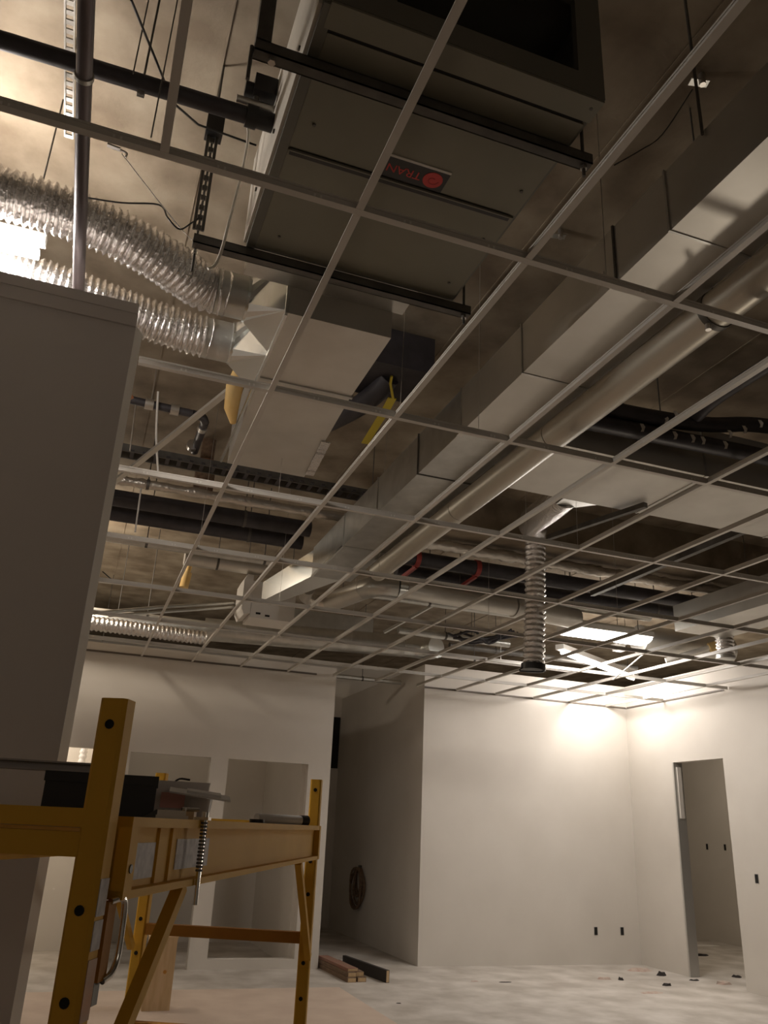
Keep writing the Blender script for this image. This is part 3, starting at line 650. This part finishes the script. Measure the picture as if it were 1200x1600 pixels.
for x in (-1.1, -.55): rod(x, 3.23, 3.88, ZS, .004).build('hanger_rod', strut_m, l3)
jb = thing('junction_box', 'white junction box beside the lit wrap light', 'junction box', (5.98, 8.25, 3.70))
bx(5.92, 6.04, 8.20, 8.30, 3.68, 3.75).build('box_body', white_m, jb); bx(5.91, 6.05, 8.19, 8.31, 3.75, 3.762).build('lid', white_m, jb)
rod(5.98, 8.25, 3.76, ZS, .004).build('hanger_rod', strut_m, jb)
sd = thing('stub_duct', 'pale round duct beyond the right-hand rectangular duct', 'duct', (6.4, 7.8, 3.8))
M().tube([(6.05,7.95,3.78),(7.4,8.0,3.80)], .17, 20).build('duct_body', duct_m, sd); rod(6.7, 7.97, 3.95, ZS, .004).build('hanger_rod', strut_m, sd)
fr_ = thing('drop_flex_duct', 'short clear-silver flexible duct hanging at the right edge', 'flexible duct', (6.45, 6.9, 3.5))
flex([(6.50,7.05,3.72),(6.50,7.05,3.6),(6.49,7.05,3.46)], .10, pitch=.04, amp=.1).build('hose', foil, fr_)
M().tube([(6.49,7.05,3.47),(6.49,7.05,3.44)], .103, 18).build('end_collar', galv, fr_)
op = thing('wrapped_pipe', 'pale pipe with an orange coupling near the right edge', 'pipe', (6.0, 7.4, 3.6))
M().tube([(6.373, 7.900, 3.550),(6.883, 7.600, 3.737)], .03, 12).build('run', white_m, op)
M().tube([(6.802, 7.640, 3.705),(6.985, 7.540, 3.775)], .055, 12).build('orange_coupling', foam_m, op)
tag(M().tube([(5.907, 8.300, 3.336),(5.858, 7.600, 3.532)], .008, 6).build('brace_wire', white_m), 'bright brace wire slanting below the strip light', 'wire')
xpipe('sprinkler_main', 'grey pipe above the back wall behind the lit strip light', 'pipe', 9.95, 3.9, 4.5, 7.5, .04, strut_m, hang=(5.2,6.6))
xpipe('rear_conduit', 'thin conduit above the back wall, left part', 'pipe', 9.6, 3.66, 4.2, 6.2, .016, white_m, hang=(4.7,))

cb = thing('cable_bundle', 'dark tangled cable bundle left of the lit wrap light', 'cable bundle', (4.3, 8.5, 3.7))
rr = random.Random(9); mm = M()
for k in range(7):
    mm.tube(smoothpath([(3.95+rr.uniform(-.1,.1),8.60,3.66+rr.uniform(0,.1)),(4.15,8.55+rr.uniform(-.1,.1),3.62+rr.uniform(0,.15)),(4.35,8.5,3.66+rr.uniform(-.03,.1)),(4.6+rr.uniform(-.1,.1),8.4,3.72+rr.uniform(0,.1))],5), .016, 6)
mm.build('cables', black_m, cb); rod(4.15, 8.55, 3.65, ZS, .004).build('hanger_rod', strut_m, cb)
tag(M().bar((3.107, 8.700, 3.657),(3.603, 8.200, 3.984), .03, .03).build('slanting_strut', galv), 'slim steel strut slanting behind the elbow duct', 'strut')
# ------------------------------------------------------------------ scaffold
RZ = -math.atan2(.4129, .9108)
scf = thing('scaffold', 'yellow rolling scaffold with a wooden deck in the foreground', 'scaffold', (.068, 1.282, 0), rz=RZ)
def sp_(mm, name, mt, par=scf): return mm.build(name, mt, par, local=True)
def octo(x, y, h, c, z0, z1):
    pr = [(x-h+c,y-h),(x+h-c,y-h),(x+h,y-h+c),(x+h,y+h-c),(x+h-c,y+h),(x-h+c,y+h),(x-h,y+h-c),(x-h,y-h+c)]
    return M().add([(a,b,z0) for a,b in pr]+[(a,b,z1) for a,b in pr], [(k,(k+1)%8,8+(k+1)%8,8+k) for k in range(8)]+[tuple(range(8,16)), tuple(reversed(range(8)))])
hole_me = None
for (x, y) in ((-.005,-.041),(-.006,1.871),(-.58,-.041),(-.58,1.871)):
    p = sp_(octo(x, y, .0195, .005, .14, 1.703), 'post', yellow_m)
    for z in [1.667, 1.432] + [1.328-.104*k for k in range(9)]:
        if hole_me is None:
            h_ = sp_(M().tube([(0, -.0005, 0),(0, .0005, 0)], .0066, 12), 'pin_hole', dark_m, p); hole_me = h_
        else: h_ = hole_me.copy(); C.objects.link(h_); h_.parent = p
        h_.location = (x, y-.0200, z)
    cs = sp_(M().tube([(x,y,.14),(x,y,.11)], .02, 12).box(x-.022,x+.022,y-.03,y+.03,.07,.11), 'caster_fork', strut_m, p)
    sp_(M().tube([(x-.015,y,.062),(x+.015,y,.062)], .062, 20), 'caster_wheel', black_pl, p)
for y in (-.041, 1.871):
    for z in (.30, .60, .90, 1.193):
        sp_(M().box(-.56, -.02, y-.016, y+.016, z-.017, z+.017), 'rung', orange_brown_m if y > 1 else yellow_m)
    sp_(M().box(-.5605, -.0195, y-.019, y+.019, 1.532, 1.556), 'end_rail', yellow_m)
    sp_(M().box(-.5605, -.0195, y-.017, y+.017, 1.495, 1.526), 'end_rail', yellow_m)
for x, s in ((.012, 1), (-.592, -1)):
    o = x
    mm = M()
    a, b = (o-.014, o+.014)
    w0, w1 = ((o-.012, o-.004) if s > 0 else (o+.004, o+.012))
    mm.box(a, b, .0, 1.83, 1.534, 1.548).box(a, b, .0, 1.83, 1.441, 1.452).box(w0, w1, .0, 1.83, 1.452, 1.534)
    mm.box(a, b+.001, .0, .03, 1.441, 1.548).box(a, b+.001, 1.80, 1.83, 1.441, 1.548)
    rl = sp_(mm, 'side_rail', yellow_m)
    if s > 0:
        for y in (.175, .24): sp_(M().box(w1, w1+.004, y-.008, y+.008, 1.453, 1.533), 'web_stiffener', yellow_m, rl)
        sp_(M().box(w1, w1+.0016, .055, .16, 1.462, 1.512), 'sticker', sticker_m, rl)
        sp_(M().box(w1, w1+.0016, .27, .47, 1.468, 1.516), 'sticker', sticker_m, rl)
        sp_(M().tube([(o+.012,.015,1.48),(o+.0165,.015,1.48)], .006, 10), 'bolt', strut_m, rl)
for y0_, y1_, name in ((.31, -.03, 'knee_brace'), (1.50, 1.83, 'knee_brace')):
    for x in (.012, -.592):
        sp_(M().bar((x, y0_, 1.442), (x, y1_, 1.14), .02, .022), name, yellow_m)
sp_(M().box(-.577, -.003, .002, 1.828, 1.530, 1.546), 'deck', deck_m)
# stickers and latch on near post
nx = .0146
sp_(M().box(nx, nx+.0012, -.055, -.027, 1.425, 1.47), 'sticker', sticker_m)
sp_(M().box(nx, nx+.0012, -.055, -.027, 1.385, 1.42), 'sticker', sticker_m)
sp_(M().box(nx, nx+.0012, -.055, -.027, 1.305, 1.375), 'sticker', sticker_or)
sp_(M().box(-.012, .018, -.021, .006, 1.345, 1.44), 'hook_bracket', orange_brown_m)
sp_(M().box(-.008, .014, -.021, -.002, 1.318, 1.345), 'hook_foot', strut_m)
sp_(M().tube(smoothpath([(.016,-.012,1.440),(.022,.006,1.443),(.024,.020,1.437),(.024,.024,1.41),(.024,.022,1.37),(.022,.012,1.352),(.018,-.006,1.345)],6), .0045, 10), 'spring_latch', chrome_m)
# threaded stop pin on rail
pr_ = sp_(M().tube([(.031,.345,1.556),(.031,.345,1.41)], .0045, 8), 'drop_pin', chrome_m)
mm = M(); z = 1.545
while z > 1.465: mm.tube([(.031,.345,z),(.031,.345,z-.0035)], .0065, 10); z -= .0060
sp_(mm, 'spring', strut_m, pr_)
sp_(M().box(.014, .040, .335, .355, 1.548, 1.553).tube([(.031,.345,1.553),(.031,.345,1.562)], .007, 8), 'pin_head', brass_m, pr_)

# items on deck (placed in the scaffold's frame)
def onto(x, y, z):
    c, s = math.cos(RZ), math.sin(RZ)
    return (.068 + x*c - y*s, 1.282 + x*s + y*c, z)
def deck_thing(name, label, cat, x, y, z=1.546, rz=0): return thing(name, label, cat, onto(x, y, z), rz=RZ+rz)
tb = deck_thing('toolbox', 'black toolbox on the scaffold deck behind the near post', 'toolbox', -.395, .90, rz=.33)
M().box(-.13,.13,-.07,.07,0,.075).build('tray', black_pl, tb, local=True)
M().box(-.133,.133,-.073,.073,.075,.098).build('lid', black_pl, tb, local=True)
M().box(-.03,.03,-.08,-.073,.055,.085).build('latch', strut_m, tb, local=True)
lv = deck_thing('spirit_level', 'grey aluminium level lying across the black toolbox', 'level', -.54, .80, 1.644, rz=.33)
mm = M().box(-.55,.16,-.028,.028,0,.004).box(-.55,.16,-.028,.028,.018,.022).box(-.55,.16,-.004,.004,.004,.018)
mm.build('bar', grey_pl, lv, local=True)
M().box(.152,.162,-.029,.029,-.0,.023).build('end_cap', black_pl, lv, local=True)
bn = deck_thing('plastic_bin', 'cloudy plastic bin with faded pink print on the scaffold deck', 'bin', -.30, 1.20, rz=.35)
a, b, h = .085, .07, .10; t = .004
mm = M().add([(-a*.85,-b*.85,0),(a*.85,-b*.85,0),(a*.85,b*.85,0),(-a*.85,b*.85,0),(-a,-b,h),(a,-b,h),(a,b,h),(-a,b,h),
              (-a+t,-b+t,h),(a-t,-b+t,h),(a-t,b-t,h),(-a+t,b-t,h),(-a*.85+t,-b*.85+t,t),(a*.85-t,-b*.85+t,t),(a*.85-t,b*.85-t,t),(-a*.85+t,b*.85-t,t)],
    [(3,2,1,0),(0,1,5,4),(1,2,6,5),(2,3,7,6),(3,0,4,7),(4,5,9,8),(5,6,10,9),(6,7,11,10),(7,4,8,11),(8,9,13,12),(9,10,14,13),(10,11,15,14),(11,8,12,15),(12,13,14,15)])
mm.build('tub', clear_pl, bn, local=True)
M().add([(-.045,-b*.93-.001,.03),(.02,-b*.93-.001,.03),(.02,-b*.965-.002,.07),(-.045,-b*.965-.002,.07)], [(0,1,2,3)]).build('pink_print', pink_m, bn, local=True)
M().tube(smoothpath([(-.02,-.03,.09),(0,-.03,.108),(.03,-.03,.107)],4), .003, 6).build('wire_tie', black_pl, bn, local=True)
cp = deck_thing('parts_cup', 'small cloudy cup under a tilted white sheet on the deck', 'cup', -.19, 1.07)
M().tube([(0,0,0),(0,0,.055)], [.024,.03], 16).build('cup_body', clear_pl, cp, local=True)
ld_ = deck_thing('plastic_sheet', 'white plastic sheet lying tilted on top of the cup', 'plastic sheet', -.19, 1.07, 1.604, rz=.3)
def slab_sheet(x0, x1, y0, y1, z, t):
    q = lambda x, y: z - .10*x + .14*y
    return M().add([(x0,y0,q(x0,y0)),(x1,y0,q(x1,y0)),(x1,y1,q(x1,y1)),(x0,y1,q(x0,y1)),(x0,y0,q(x0,y0)+t),(x1,y0,q(x1,y0)+t),(x1,y1,q(x1,y1)+t),(x0,y1,q(x0,y1)+t)],
        [(3,2,1,0),(4,5,6,7),(0,1,5,4),(1,2,6,5),(2,3,7,6),(3,0,4,7)])
slab_sheet(-.085,.075,-.05,.05,.006,.004).build('plate', white_pl, ld_, local=True)
slab_sheet(-.04,.05,-.028,.028,.010,.006).build('raised_panel', white_pl, ld_, local=True)
pp = deck_thing('folded_rag', 'folded white rag beside the near post on the deck', 'rag', -.06, .44, rz=.3)
M().box(-.03,.03,-.04,.04,0,.008).box(-.028,.025,-.035,.03,.008,.017).build('folds', paper_m, pp, local=True)
wb = deck_thing('wood_scrap', 'short pine scrap with metal screws on the scaffold deck', 'wood scrap', -.10, .62, rz=.2)
M().box(-.03,.03,-.03,.03,0,.018).build('block', pine_m, wb, local=True)
M().tube([(.01,-.01,.022),(.035,.01,.022)], .004, 8).tube([(.0,.005,.022),(.03,.018,.022)], .004, 8).build('screws', chrome_m, wb, local=True)
tr = deck_thing('tape_roll', 'small black tape roll on the deck near the tilted white sheet', 'tape', -.085, 1.30)
M().tube([(0,0,0),(0,0,.012)], .022, 18).build('roll', black_pl, tr, local=True)
tg = deck_thing('black_bag', 'flat black pouch behind the pine scrap on the deck', 'pouch', -.20, .86)
M().add([(-.06,-.04,0),(.06,-.04,0),(.06,.04,0),(-.06,.04,0),(-.03,-.02,.022),(.03,-.02,.016),(.03,.02,.018),(-.03,.02,.024)],
    [(3,2,1,0),(4,5,6,7),(0,1,5,4),(1,2,6,5),(2,3,7,6),(3,0,4,7)]).build('pouch', black_pl, tg, local=True)
ck = deck_thing('caulk_tube', 'white caulk tube with a black end lying on the deck end', 'tube', -.07, 1.63, rz=-.72)
M().tube([(0,-.11,.016),(0,.07,.016)], .015, 16).build('barrel', white_pl, ck, local=True)
M().tube([(0,.07,.016),(0,.10,.016)], .0165, 16).build('black_cap', black_pl, ck, local=True)

# ------------------------------------------------------------------ floor things
pbx = thing('pine_box', 'upright pine board box on the floor behind the scaffold', 'box', (1.01, 8.35, .004))
bx(.892, 1.128, 8.25, 8.27, .004, .56).build('front_board', pine_m, pbx); bx(.892, .912, 8.27, 8.43, .004, .56).build('side_board', pine_m, pbx)
bx(1.108, 1.128, 8.27, 8.43, .004, .56).build('side_board', pine_m, pbx); bx(.912, 1.108, 8.41, 8.43, .004, .56).build('rear_board', pine_m, pbx)
bx(.885, 1.135, 8.245, 8.435, .56, .575).build('top_board', pine_m, pbx)
M().tube([(1.05,8.252,.30),(1.05,8.249,.30)], .016, 12).build('knot', orange_brown_m, pbx)
pinkw_m = mat('pink_tinted_lumber', (.30, .14, .10), .8, col2=(.26, .17, .12), scale=6)
def lumber(x, y, z, L, w, h, rz, lab, mt):
    o = thing('lumber_piece', lab, 'lumber', (x, y, z), 'lumber offcuts by the corridor', rz=rz)
    M().box(-w/2, w/2, -L/2, L/2, 0, h).build('board', mt, o, local=True)
    M().box(-w/2+.004, w/2-.004, -L/2-.001, -L/2, .004, h-.004).build('end_grain', pine_m, o, local=True)
lumber(3.16, 9.95, 0, 1.0, .10, .045, .05, 'bottom left lumber piece of the stack by the corridor', wood_m)
lumber(3.28, 9.97, 0, 1.0, .10, .045, .05, 'bottom right lumber piece of the stack by the corridor', wood_m)
lumber(3.17, 9.98, .045, .98, .10, .045, .06, 'second layer lumber piece with a pale end', wood_m)
lumber(3.29, 9.95, .045, .85, .09, .045, .02, 'upper right lumber piece of the stack by the corridor', wood_m)
lumber(3.19, 10.02, .09, .95, .12, .03, .07, 'topmost reddish lumber piece of the stack', pinkw_m)
lumber(3.50, 9.95, 0, 1.1, .04, .12, .14, 'dark board on edge beside the lumber stack', dirt_m)
def rug(name, lab, cat, x, y, w, d, h, mt, seed, n=8, gr=None):
    r = random.Random(seed); vs = []; 
    for k in range(n):
        a = 2*PI*k/n; q = r.uniform(.7, 1.15); vs.append((x + w*q*math.cos(a), y + d*q*math.sin(a), 0.0))
    top = [(x+(p[0]-x)*r.uniform(.5,.85), y+(p[1]-y)*r.uniform(.5,.85), h*r.uniform(.3,.6)) for p in vs]
    fs = [(k, (k+1) % n, n+(k+1) % n, n+k) for k in range(n)] + [tuple(range(n, 2*n)), tuple(reversed(range(n)))]
    return tag(M().add(vs+top, fs).build(name, mt), lab, cat, gr)
rug('rubble_scrap', 'pinkish torn board scrap at the back right corner', 'scrap', 7.25, 9.98, .22, .10, .06, scrap_m, 1)
rug('rubber_lump', 'black lump on the scraps at the back right corner', 'scrap', 7.30, 9.62, .07, .06, .08, dirt_m, 2)
rug('rubble_scrap', 'small tan scrap left of the corner rubble on the floor', 'scrap', 6.33, 9.42, .10, .05, .04, scrap_m, 3)
rug('rubber_lump', 'small black lump beside the small tan scrap', 'scrap', 6.52, 9.36, .04, .035, .06, dirt_m, 4)
rug('rubber_lump', 'black clod alone on the floor in front of the door', 'scrap', 6.88, 8.97, .06, .04, .045, dirt_m, 5)
rug('rubble_scrap', 'reddish flat scrap nearest the camera on the bare floor', 'scrap', 6.35, 8.58, .17, .06, .02, scrap_m, 6)
rug('rubble_scrap', 'tan scrap across the door threshold, right one', 'scrap', 7.72, 9.0, .12, .08, .06, scrap_m, 7)
rug('rubber_lump', 'black strip on the door threshold, left end', 'scrap', 7.50, 9.25, .09, .035, .025, dirt_m, 8)
rug('rubber_lump', 'black lump inside the door at the right jamb', 'scrap', 8.30, 9.42, .08, .05, .05, dirt_m, 9)
rug('rubber_lump', 'black bar on the floor of the room beyond the door', 'scrap', 9.25, 11.2, .14, .08, .05, dirt_m, 10)
rug('board_scrap', 'pale curved scrap on the floor of the room beyond the door', 'scrap', 10.2, 12.2, .30, .06, .03, paper_m, 11)
rug('board_scrap', 'flat grey chip on the floor under the back wall, left one', 'scrap', 4.62, 9.42, .06, .03, .01, scrap_m, 12)
rug('board_scrap', 'flat grey chip on the floor under the back wall, right one', 'scrap', 4.97, 9.33, .10, .03, .01, dirt_m, 13)
rug('board_scrap', 'dark chip on the bare floor beside the paper edge', 'scrap', 3.30, 8.35, .03, .02, .01, dirt_m, 14)
cl = thing('coiled_cable', 'brown cable coil hanging on the dark corridor wall', 'cable', (4.3, 12.8, .8))
mm = M(); rr = random.Random(4)
for k in range(6):
    ry = rr.uniform(.14,.30); rz_ = rr.uniform(.18,.30); cz = .98-rz_; cy = 12.78+rr.uniform(-.06,.06)
    mm.tube([(4.345-.010*k, cy + ry*math.cos(2*PI*i/20)*(1+.2*math.sin(4*PI*i/20+k)), cz + rz_*math.sin(2*PI*i/20)) for i in range(21)], .018, 6)
mm.build('coil', wood_m, cl); bx(4.33, 4.36, 12.74, 12.82, .98, 1.02).build('hook', strut_m, cl)
hd = thing('hanging_hose', 'white ribbed hose hanging in the brightly lit left room', 'hose', (.1, 11.4, 2.0))
flex([(.10,11.45,2.9),(.10,11.45,2.3),(.09,11.45,1.9),(.09,11.45,1.75)], .05, pitch=.06, amp=.12, n=14).build('hose', white_pl, hd)
M().tube([(.09,11.45,1.77),(.09,11.45,1.73)], .055, 14).build('cuff', white_pl, hd); rod(.10, 11.45, 2.9, ZS, .004).build('hanger_rod', strut_m, hd)
